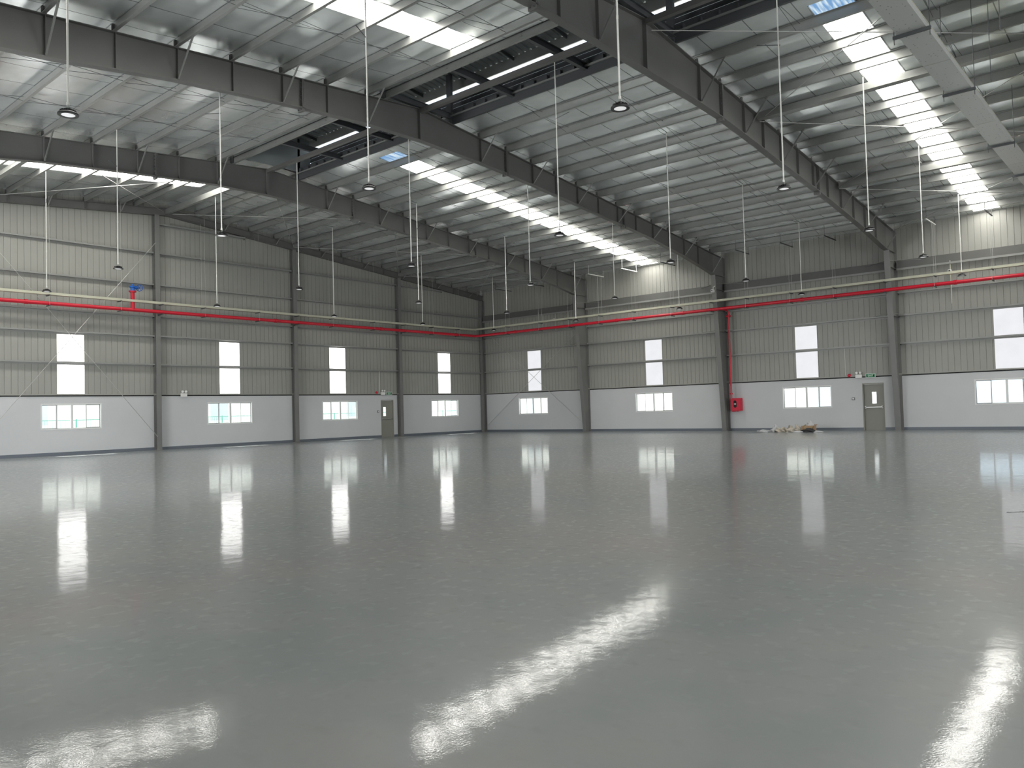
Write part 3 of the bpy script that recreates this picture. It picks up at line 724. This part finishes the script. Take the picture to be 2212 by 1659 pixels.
for x0, x1, bn in ((0.35, 8.25, 'next to the gable wall'), (25.5, 33.7, 'beyond the third rafter')):
    for a, b_, cn in cells:
        if x0 > 20 and a == -21.3: continue
        rod((x0, a, zt(a) - 0.2), (x1, b_, zt(b_) - 0.2), 'roof cross rod angled to the eave, %s, %s' % (cn, bn), 'roof bracing rods')
        rod((x0, b_, zt(b_) - 0.23), (x1, a, zt(a) - 0.23), 'roof cross rod angled to the ridge, %s, %s' % (cn, bn), 'roof bracing rods')
rod((0.32, -28.6, 9.0), (0.32, -21.7, 0.61), 'wall bracing rod ending low at the tallest gable column', 'wall bracing rods')
rod((0.34, -28.6, 0.6), (0.34, -21.7, 9.3), 'wall bracing rod ending high at the tallest gable column', 'wall bracing rods')
rod((0.35, -0.14, 0.35), (8.25, -0.14, 6.2), 'wall bracing rod rising right from the corner column', 'wall bracing rods', 0.01)
rod((0.35, -0.17, 6.6), (8.25, -0.17, 0.35), 'wall bracing rod falling right from the corner column', 'wall bracing rods', 0.01)

# ------------------------------------------------------------------ wall girts
def girt(p0, p1, wall, z, label):
    # Z section: web level, inner flange upright
    d = 0.2; e = 0.006
    t_ = thing('wall_girt', (0.1, -(p0 + p1) / 2, z) if wall == 'L' else ((p0 + p1) / 2, -0.1, z), label, 'girt', 'wall girts')
    mb = MB()
    if wall == 'L':
        mb.prism([(0.005, z), (d, z), (d, z + 0.065), (d - e, z + 0.065), (d - e, z + e), (0.005 + e, z + e), (0.005 + e, z - 0.06), (0.005, z - 0.06)], 'y', -p1, -p0)
    else:
        mb.prism([(-0.005, z), (-d, z), (-d, z + 0.065), (-d + e, z + 0.065), (-d + e, z + e), (-0.005 - e, z + e), (-0.005 - e, z - 0.06), (-0.005, z - 0.06)], 'x', p0, p1)
    part(t_, 'rail', mb, STEELG)
    for f in (0.006, 1 - 0.012):
        q = p0 + (p1 - p0) * f
        mb = MB()
        if wall == 'L': mb.box(0.03, 0.17, -q - 0.03, -q + 0.03, z + 0.007, z + 0.014)
        else: mb.box(q - 0.03, q + 0.03, -0.17, -0.03, z + 0.007, z + 0.014)
        part(t_, 'cleat', mb, DARKST)
STEELG = mat('girt_steel', (0.29, 0.295, 0.28), 0.4, 0.2)
GB = [(0.2, 7.2, 'between corner and first column'), (7.44, 14.31, 'between first and second columns'), (14.55, 21.48, 'between second and third columns'), (21.72, 28.63, 'left of the tallest column')]
for a, b_, bn in GB:
    for k, z in enumerate((3.80, 5.08, 5.97, 7.40, 8.84, 10.18)):
        if z > zt(-(a + b_) / 2 - 0) - 0.5 and z > zt(-b_) - 0.4: continue
        aa, bb = a, b_
        while zt(-aa) - 0.40 < z and aa < bb: aa += 0.1
        while zt(-bb) - 0.40 < z and bb > aa: bb -= 0.1
        if bb - aa < 1: continue
        girt(aa, bb, 'L', z, 'gable wall girt, %s above the white wall, %s' % (ORD[k], bn))
RB = [(0.3, 8.26, 'between corner and first column'), (8.54, 16.98, 'between first and second columns'), (17.26, 25.22, 'between second and third columns'), (25.5, 33.66, 'right of the third column')]
for a, b_, bn in RB:
    for k, z in enumerate((3.83, 5.08, 6.08)):
        girt(a, b_, 'R', z, 'eave wall girt, %s above the white wall, %s' % (ORD[k], bn))
    t_ = thing('eave_beam', ((a + b_) / 2, -0.15, 7.2), 'deep grey channel beam high on the eave wall, ' + bn, 'beam', 'eave wall channel beams')
    part(t_, 'web', MB().box(a, b_, -0.2, -0.19, 7.19, 7.54), STEEL)
    part(t_, 'flange', MB().box(a, b_, -0.19, -0.01, 7.53, 7.54).box(a, b_, -0.26, -0.01, 7.17, 7.19), STEELG)
    part(t_, 'lip', MB().box(a, b_, -0.27, -0.26, 7.1, 7.19), STEELG)

# ------------------------------------------------------------------ red fire pipe, trunking and hangers
PZ, PLX, PRY = 6.16, 0.60, -1.20
pipe = thing('fire_pipe', (PLX, PRY, PZ), 'long red fire main running round both walls at high level', 'pipe')
part(pipe, 'pipe_run', MB().tube([(PLX, YE + 0.3, PZ), (PLX, PRY - 0.15, PZ), (PLX + 0.05, PRY - 0.04, PZ), (PLX + 0.16, PRY, PZ), (XE - 0.5, PRY, PZ)], 0.078, 14), RED, True)
for y in (-3, -9, -15.8, -27.0): part(pipe, 'coupling', MB().tube([(PLX, y - 0.06, PZ), (PLX, y + 0.06, PZ)], 0.098, 14), RED, True)
for x in (3.9, 11.3, 15.4, 21.6, 28.0): part(pipe, 'coupling', MB().tube([(x - 0.06, PRY, PZ), (x + 0.06, PRY, PZ)], 0.098, 14), RED, True)
part(pipe, 'riser', MB().tube([(PLX, -22.85, PZ), (PLX, -22.85, 6.96)], 0.085, 14), RED, True)
part(pipe, 'riser_flange', MB().tube([(PLX, -22.85, 6.93), (PLX, -22.85, 6.98)], 0.15, 18), RED, True)
part(pipe, 'drop_pipe', MB().tube([(17.50, PRY + 0.02, PZ - 0.02), (17.50, -0.55, PZ - 0.03), (17.52, -0.44, PZ - 0.08), (17.53, -0.40, PZ - 0.2), (17.53, -0.40, 1.64)], 0.04, 12), RED, True)
part(pipe, 'tee_fitting', MB().tube([(17.43, -0.4, PZ - 0.32), (17.63, -0.4, PZ - 0.32)], 0.06, 12).tube([(17.53, -0.4, PZ - 0.4), (17.53, -0.4, PZ - 0.22)], 0.055, 12), RED, True)
part(pipe, 'pipe_flange', MB().tube([(17.53, -0.4, 1.86), (17.53, -0.4, 1.92)], 0.075, 12), RED, True)
vl = thing('gate_valve', (PLX, -22.85, 6.98), 'blue gate valve with handwheel on top of the red riser', 'valve')
mb = MB().lathe([(0.13, 0), (0.13, 0.03), (0.08, 0.04), (0.085, 0.14), (0.12, 0.16), (0.12, 0.20), (0.05, 0.24), (0.04, 0.3)], 16, (PLX, -22.85, 6.98))
part(vl, 'body', mb, BLUE, True)
part(vl, 'gearbox', MB().tube([(PLX, -22.85, 7.14), (PLX, -22.62, 7.14)], [0.09, 0.07], 12), BLUE, True)
R_ = 0.14; ring = [(PLX + 0.10 * math.sin(0), -22.56 , 7.14)]
pts = [(PLX + R_ * math.cos(a), -22.56, 7.14 + R_ * math.sin(a)) for a in [2 * PI * k / 20 for k in range(21)]]
# the wheel faces sideways along the wall
pts = [(PLX + R_ * math.cos(2 * PI * k / 20) * 0.8, -22.55 + R_ * math.cos(2 * PI * k / 20) * 0.6, 7.14 + R_ * math.sin(2 * PI * k / 20)) for k in range(21)]
mb = MB().tube(pts, 0.015, 6, False)
for k in range(3):
    a = PI * k / 3; mb.tube([(PLX + R_ * math.cos(a) * 0.8, -22.55 + R_ * math.cos(a) * 0.6, 7.14 + R_ * math.sin(a)), (PLX - R_ * math.cos(a) * 0.8, -22.55 - R_ * math.cos(a) * 0.6, 7.14 - R_ * math.sin(a))], 0.01, 6)
part(vl, 'handwheel', mb, BLUE, True)
trk = thing('cable_trunking', (PLX, PRY, 6.5), 'slim beige cable trunking running above the red pipe along both walls', 'cable trunking')
part(trk, 'trunk', MB().box(PLX - 0.1, PLX + 0.1, YE + 0.3, PRY - 0.1, 6.50, 6.60), BEIGE)
part(trk, 'trunk', MB().box(PLX - 0.1, XE - 0.5, PRY - 0.1, PRY + 0.1, 6.53, 6.63), BEIGE)
HL = [-2.9, -5.1, -7.3, -9.6, -12.4, -14.55, -16.8, -19.6, -21.6, -23.4, -26.2]
HR = [3.3, 5.9, 8.1, 10.23, 12.42, 14.78, 17.02, 18.89, 21.09, 23.1, 25.26, 27.25, 29.35]
for k, y in enumerate(HL):
    t_ = thing('pipe_hanger', (PLX, y, 6.05), 'dark bracket under pipe and trunking, gable wall, %s from the corner' % ORD[k], 'pipe hanger', 'gable wall pipe hangers')
    part(t_, 'bracket', MB().box(PLX - 0.2, PLX + 0.2, y - 0.02, y + 0.02, 6.46, 6.50), DARKST)
    part(t_, 'bracket', MB().box(PLX - 0.2, PLX + 0.2, y - 0.02, y + 0.02, 6.04, 6.08), DARKST)
    if y in (-7.3, -14.55, -21.6):
        part(t_, 'bracket', MB().box(0.31, PLX - 0.19, y - 0.02, y + 0.02, 6.0, 6.08), DARKST); continue
    for s_ in (-0.17, 0.17): part(t_, 'hanger_rod', MB().tube([(PLX + s_, y, 6.03), (PLX + s_, y, zt(y) - (0.05 if s_ > 0 else 0.35))], 0.006, 6), GALV)
for k, x in enumerate(HR):
    t_ = thing('pipe_hanger', (x, PRY, 6.05), 'dark bracket under pipe and trunking, eave wall, %s from the corner' % ORD[k], 'pipe hanger', 'eave wall pipe hangers')
    part(t_, 'bracket', MB().box(x - 0.02, x + 0.02, PRY - 0.2, PRY + 0.2, 6.49, 6.53), DARKST)
    part(t_, 'bracket', MB().box(x - 0.02, x + 0.02, PRY - 0.2, PRY + 0.2, 6.04, 6.08), DARKST)
    if k in (6, 10): continue
    for s_ in (-0.17, 0.17): part(t_, 'hanger_rod', MB().tube([(x, PRY + s_, 6.03), (x, PRY + s_, 8.76)], 0.006, 6), GALV)
    part(t_, 'channel', MB().box(x - 0.02, x + 0.02, -2.27, -0.75, 8.75, 8.79), RODM if k in (3, 4, 11) else DARKST)
    for yy in (-2.22, -0.80): part(t_, 'hanger_rod', MB().tube([(x, yy, 8.79), (x, yy, zt(yy) + 0.2)], 0.01, 6), RODM if k in (3, 4) else DARKST)

# hose cabinet
hc = thing('hose_cabinet', (17.66, -0.12, 1.0), 'red fire hose cabinet with oval window below the red drop pipe', 'hose cabinet')
mb = MB(); prof = [(17.37, -0.002), (17.37, -0.20), (17.40, -0.25), (17.90, -0.25), (17.93, -0.20), (17.93, -0.002)]
part(hc, 'cabinet_body', MB().prism(prof, 'z', 1.02, 1.66), REDB)
part(hc, 'cabinet_door', MB().box(17.42, 17.88, -0.27, -0.25, 1.06, 1.62), REDB)
mb = MB(); n = 20
ov = [(17.65 + 0.085 * math.cos(2 * PI * k / n), 1.36 + (0.10 if math.sin(2 * PI * k / n) > 0 else -0.10) + 0.085 * math.sin(2 * PI * k / n)) for k in range(n)]
part(hc, 'window', MB().prism(ov, 'y', -0.274, -0.27), BLACK)
part(hc, 'hose_nozzle', MB().box(17.60, 17.70, -0.278, -0.274, 1.33, 1.40), GALV)
part(hc, 'extinguisher', MB().tube([(17.45, -0.14, 1.02), (17.45, -0.14, 0.97)], 0.05, 12).tube([(17.58, -0.14, 1.02), (17.58, -0.14, 0.97)], 0.05, 12).tube([(17.71, -0.14, 1.02), (17.71, -0.14, 0.97)], 0.05, 12), RED, True)

# cameras on the eave wall
def security_cam(p, label, wallpole=None):
    t_ = thing('security_camera', p, label, 'camera', 'small security cameras')
    x, y, z = p
    part(t_, 'housing', MB().box(x - 0.06, x + 0.06, y - 0.16, y + 0.04, z - 0.06, z + 0.06), WHT)
    part(t_, 'lens', MB().tube([(x, y - 0.16, z), (x, y - 0.18, z)], 0.035, 12), LBLK, True)
    if wallpole: part(t_, 'conduit', MB().tube([(x, y + 0.02, wallpole[0]), (x, y + 0.02, wallpole[1])], 0.02, 8), BEIGE)
    else: part(t_, 'bracket', MB().tube([(x, y, z + 0.05), (x, y, z + 0.2), (x + 0.08, y + 0.04, z + 0.25)], 0.015, 6), WHT)
security_cam((17.12, -1.16, 7.10), 'small white camera on the column left of the hose cabinet')
security_cam((27.63, -0.24, 6.78), 'small white camera box on a wall conduit right of the third column', (5.4, 7.25))
security_cam((6.3, -0.24, 6.75), 'small white camera box high on the wall near the corner', (6.1, 7.1))

# ------------------------------------------------------------------ overhead perforated tray, upper right
TRP = bpy.data.materials.new('perforated_sheet'); TRP.use_nodes = True
t = TRP.node_tree; b = t.nodes['Principled BSDF']; b.inputs['Metallic'].default_value = 0.3; b.inputs['Roughness'].default_value = 0.4
g = t.nodes.new('ShaderNodeNewGeometry'); vo = t.nodes.new('ShaderNodeTexVoronoi'); vo.inputs['Scale'].default_value = 9; vo.inputs['Randomness'].default_value = 0.55
t.links.new(g.outputs['Position'], vo.inputs['Vector'])
hole = mth(t, 'LESS_THAN', vo.outputs['Distance'], 0.13)
mm = t.nodes.new('ShaderNodeMix'); mm.data_type = 'RGBA'; t.links.new(hole, mm.inputs[0]); mm.inputs[6].default_value = (0.52, 0.53, 0.51, 1); mm.inputs[7].default_value = (0.2, 0.2, 0.2, 1)
t.links.new(mm.outputs[2], b.inputs['Base Color'])
ct = thing('cable_tray', (31.5, -15, 8.5), 'wide perforated metal cable tray hung under the roof, upper right', 'cable tray')
ysg = [-26.4, -19.4, -14.4, -9.6, -5, -0.6]
for a, b_ in zip(ysg, ysg[1:]): part(ct, 'tray_section', MB().box(31.24, 31.76, a + 0.01, b_ - 0.01, 8.50, 8.505).box(31.24, 31.25, a + 0.01, b_ - 0.01, 8.505, 8.62).box(31.75, 31.76, a + 0.01, b_ - 0.01, 8.505, 8.62), TRP)
part(ct, 'tray_cover', MB().box(31.23, 31.77, -26.4, -0.6, 8.62, 8.63), BEIGE)
for y in (-25.4, -21.36, -17.33, -12.1, -8.1, -4.1):
    br = part(ct, 'bracket', MB().box(31.16, 31.84, y - 0.03, y + 0.03, 8.44, 8.499), DARKST)
    for x in (31.18, 31.82): part(br, 'hanger_rod', MB().tube([(x, y, 8.33), (x, y, zt(y) + 0.02)], 0.008, 6), DARKST)
for k, (x, y) in enumerate(((32.4, -22.7), (32.9, -20.9), (32.3, -18.27))):
    tag(MB().tube([(x, y, 8.2), (x, y, zt(y) + 0.02)], 0.008, 6).build('hanger_rod', DARKST, org=(x, y, 8.2)), 'loose threaded rod hanging right of the wide cable tray, %s in line' % ORD[k], 'hanger rod', 'loose hanger rods')

# ------------------------------------------------------------------ pendant lamps
GX = [4.39, 10.35, 16.56, 22.53, 28.73]; GY = [3.69, 9.32, 15.04, 21.01, 27.53, 33.35]
LZ = 6.055
lx = 0
def lamp_proto():
    r = bpy.data.objects.new('high_bay_lamp', None); C.objects.link(r); ORG[r.name] = (0, 0, 0)
    # rim, finned body, lens, hook (local origin at the lens)
    part(r, 'lamp_rim', MB().lathe([(0.100, -0.012), (0.148, -0.012), (0.150, 0.008), (0.140, 0.022), (0.118, 0.030), (0.09, 0.030), (0.09, 0.022), (0.100, 0.014), (0.100, -0.012)], 28, cap=False), LBLK, True)
    bd = part(r, 'lamp_body', MB().lathe([(0.09, 0.024), (0.085, 0.045), (0.060, 0.050), (0.058, 0.085), (0.040, 0.095), (0.0, 0.097)], 20), LBLK, True)
    mb = MB()
    for k in range(16):
        a = 2 * PI * k / 16; mb.bar((0.05 * math.cos(a), 0.05 * math.sin(a), 0.055), (0.115 * math.cos(a), 0.115 * math.sin(a), 0.042), 0.006, 0.035)
    part(bd, 'cooling_fin', mb, LBLK)
    part(r, 'lens', MB().lathe([(0.001, -0.010), (0.06, -0.011), (0.099, -0.006), (0.099, 0.008), (0.001, 0.010)], 24), LENS, True)
    part(r, 'hook', MB().tube([(0, 0, 0.095), (0.02, 0, 0.12), (0.018, 0, 0.15), (0, 0, 0.165), (-0.014, 0, 0.15), (0, 0, 0.135)], 0.006, 6), GALV, True)
    return r
proto = lamp_proto()
rown = ['row nearest the eave wall', 'second row from the eave wall', 'third row from the eave wall', 'row under the ridge', 'first row left of the ridge', 'second row left of the ridge']
coln = ['in the bay next to the gable wall', 'just past the first rafter', 'just before the second rafter', 'just before the third rafter', 'beyond the third rafter']
first = True
for i, gx in enumerate(GX):
    for j, gy in enumerate(GY):
        if (i, j) in ((0, 5), (1, 5), (2, 5), (4, 5)): continue
        y = -gy
        o = proto if first else copy_tree(proto)
        first = False
        o.location = (gx, y, LZ); o.rotation_euler.z = random.random() * 6
        tag(o, 'pendant lamp, %s, %s' % (rown[j], coln[i]), 'pendant lamp', 'high bay pendant lamps')
        top = (zt(YR) - 0.1) if j == 3 and gx > 8.4 else zt(y) - 0.02
        ORG[o.name] = (0, 0, 0)
        rd = MB().tube([(0, 0, 0.15), (0, 0, top - LZ)], 0.0155, 8); 
        ry = min(PR + PL, key=lambda q: abs(q - y))
        rd.tube([(0, 0, 0.14), (0, 0, 0.19)], 0.022, 8); rd.tube([(0, 0, (top - LZ) * 0.45), (0, 0, (top - LZ) * 0.45 + 0.06)], 0.019, 8)
        rod_o = part(o, 'rod', rd, RODM, True); rod_o.rotation_euler.z = -o.rotation_euler.z
        if j != 3 or gx < 8.4:
            zz = zt(ry) - LZ
            am = part(o, 'mounting_arm', MB().bar((0, 0.04, zt(y) - LZ - 0.0), (0, ry - y, zz + 0.01), 0.014, 0.014), DARKST); am.rotation_euler.z = -o.rotation_euler.z

# ------------------------------------------------------------------ debris by the eave wall
def blob(name, loc, size, m, seed, label, cat, rough=0.35, parent=None):
    rnd = random.Random(seed); bm = bmesh.new(); bmesh.ops.create_icosphere(bm, subdivisions=4, radius=1)
    ph = [(rnd.uniform(2, 7), rnd.uniform(2, 7), rnd.uniform(2, 7), rnd.uniform(0, 6)) for _ in range(7)]
    for v in bm.verts:
        p = v.co.copy(); d = sum(math.sin(p.x * a + p.y * b_ + p.z * c + e) for a, b_, c, e in ph) / 7
        k = 1 + rough * d
        v.co = Vector((p.x * size[0] * k, p.y * size[1] * k, max(0.0, (p.z * 0.9 + 0.25) * size[2] * (1 + rough * 1.6 * d))))
    me = bpy.data.meshes.new(name); bm.to_mesh(me); bm.free()
    for p in me.polygons: p.use_smooth = True
    me.materials.append(m); o = bpy.data.objects.new(name, me); C.objects.link(o); o.location = loc
    return tag(o, label, cat)
blob('plastic_sheet', (19.85, -1.9, 0), (0.38, 0.3, 0.09), PLAS, 1, 'flat white plastic sheet at the left end of the debris pile', 'plastic sheet', 0.3)
blob('plastic_sheet', (20.33, -1.85, 0), (0.13, 0.25, 0.24), PLAS, 12, 'crumpled upright white plastic left of the sacks', 'plastic sheet', 0.5)
blob('crumpled_sack', (20.66, -1.9, 0), (0.26, 0.3, 0.17), SACK, 2, 'crumpled beige sack at the left of the debris pile', 'sack', 0.45)['group'] = 'crumpled sacks'
blob('crumpled_sack', (21.08, -1.85, 0), (0.23, 0.3, 0.22), SACK, 3, 'crumpled beige sack in the middle of the debris pile', 'sack', 0.5)['group'] = 'crumpled sacks'
blob('crumpled_sack', (21.39, -1.75, 0), (0.15, 0.28, 0.26), SACK, 4, 'crumpled beige sack against the cardboard box', 'sack', 0.5)['group'] = 'crumpled sacks'
cb = thing('cardboard_box', (21.86, -1.7, 0), 'open brown cardboard box lying in the debris pile', 'cardboard box')
mb = MB().box(21.58, 22.14, -1.85, -1.84, 0, 0.28).box(21.58, 22.14, -1.5, -1.49, 0, 0.28).box(21.58, 21.59, -1.84, -1.5, 0, 0.28).box(22.13, 22.14, -1.84, -1.5, 0, 0.28).box(21.58, 22.14, -1.85, -1.49, 0, 0.01)
part(cb, 'box_body', mb, CARD)
part(cb, 'flap', MB().prism([(-1.85, 0.28), (-1.845, 0.285), (-2.02, 0.17), (-2.025, 0.165)], 'x', 21.75, 22.14), CARD)
part(cb, 'flap', MB().prism([(-1.49, 0.28), (-1.495, 0.285), (-1.33, 0.33), (-1.325, 0.325)], 'x', 21.58, 22.14), CARD)
blob('plastic_sheet', (21.92, -1.66, 0.16), (0.17, 0.12, 0.22), PLAS, 5, 'white plastic sticking up out of the cardboard box', 'plastic sheet', 0.5)
blob('black_bag', (22.05, -2.25, 0), (0.32, 0.22, 0.13), BAGB, 6, 'black plastic bag lying in front of the cardboard box', 'bag', 0.35)
blob('plastic_sheet', (21.62, -2.35, 0), (0.28, 0.14, 0.06), PLAS, 7, 'small white scrap in front of the cardboard box', 'plastic sheet', 0.4)
blob('plastic_sheet', (22.42, -2.2, 0), (0.28, 0.16, 0.05), PLAS, 8, 'white scrap at the right end of the debris pile', 'plastic sheet', 0.4)
# scribbled arrow on the floor
mb = MB()
for pts in ([(33.66, -27.22), (33.80, -27.10)], [(33.66, -27.22), (33.705, -27.225)], [(33.66, -27.22), (33.665, -27.165)], [(33.73, -27.15), (33.83, -27.07)], [(33.77, -27.09), (33.81, -27.13)], [(33.80, -27.07), (33.85, -27.11)]):
    mb.bar((*pts[0], 0.001), (*pts[1], 0.001), 0.008, 0.001)
tag(mb.build('floor_marking', BLACK, org=(33.7, -27.2, 0)), 'small dark arrow scribbled on the floor at the right edge', 'floor marking')

# ------------------------------------------------------------------ outside: neighbouring buildings and fence
def nb(loc, x0, x1, y0, y1, h, label, face, nwn):
    t_ = thing('neighbour_building', loc, label, 'building')
    part(t_, 'wall', MB().box(x0, x1, y0, y1, -0.3, h), OUTW)
    part(t_, 'roof', MB().box(x0 - 0.3, x1 + 0.3, y0 - 0.3, y1 + 0.3, h, h + 0.3), CONC)
    for k in range(nwn):
        if face == 'y': a = x0 + (x1 - x0) * (k + 0.5) / nwn; part(t_, 'window', MB().box(a - 0.7, a + 0.7, y0 - 0.03, y0, 0.9, 2.4), OUTG)
        else: a = y0 + (y1 - y0) * (k + 0.5) / nwn; part(t_, 'window', MB().box(x1, x1 + 0.03, a - 0.7, a + 0.7, 1.2, 2.6), OUTG)
nb((12, 14, 0), -22, 20, 12, 20, 5.5, 'pale building outside the eave wall windows near the corner', 'y', 9)
nb((-22, -22, 0), -30, -20, -48, 8, 4.2, 'pale building seen through the gable wall windows', 'x', 9)
fn = thing('wire_fence', (-8, -20, 0), 'green wire fence outside the gable wall windows', 'fence')
mb = MB(); 
for k in range(30):
    y = -50 + 2 * k; part(fn, 'fence_post', MB().tube([(-8, y, -0.32), (-8, y, 1.5)], 0.03, 6), FENCEM)
for z in (0.2, 1.45): mb.tube([(-8, -50, z), (-8, 8, z)], 0.02, 6)
y = -50
while y < 8: mb.box(-8.004, -7.996, y, y + 0.006, 0.1, 1.45); y += 0.12
part(fn, 'fence_mesh', mb, FENCEM)['kind'] = 'stuff'
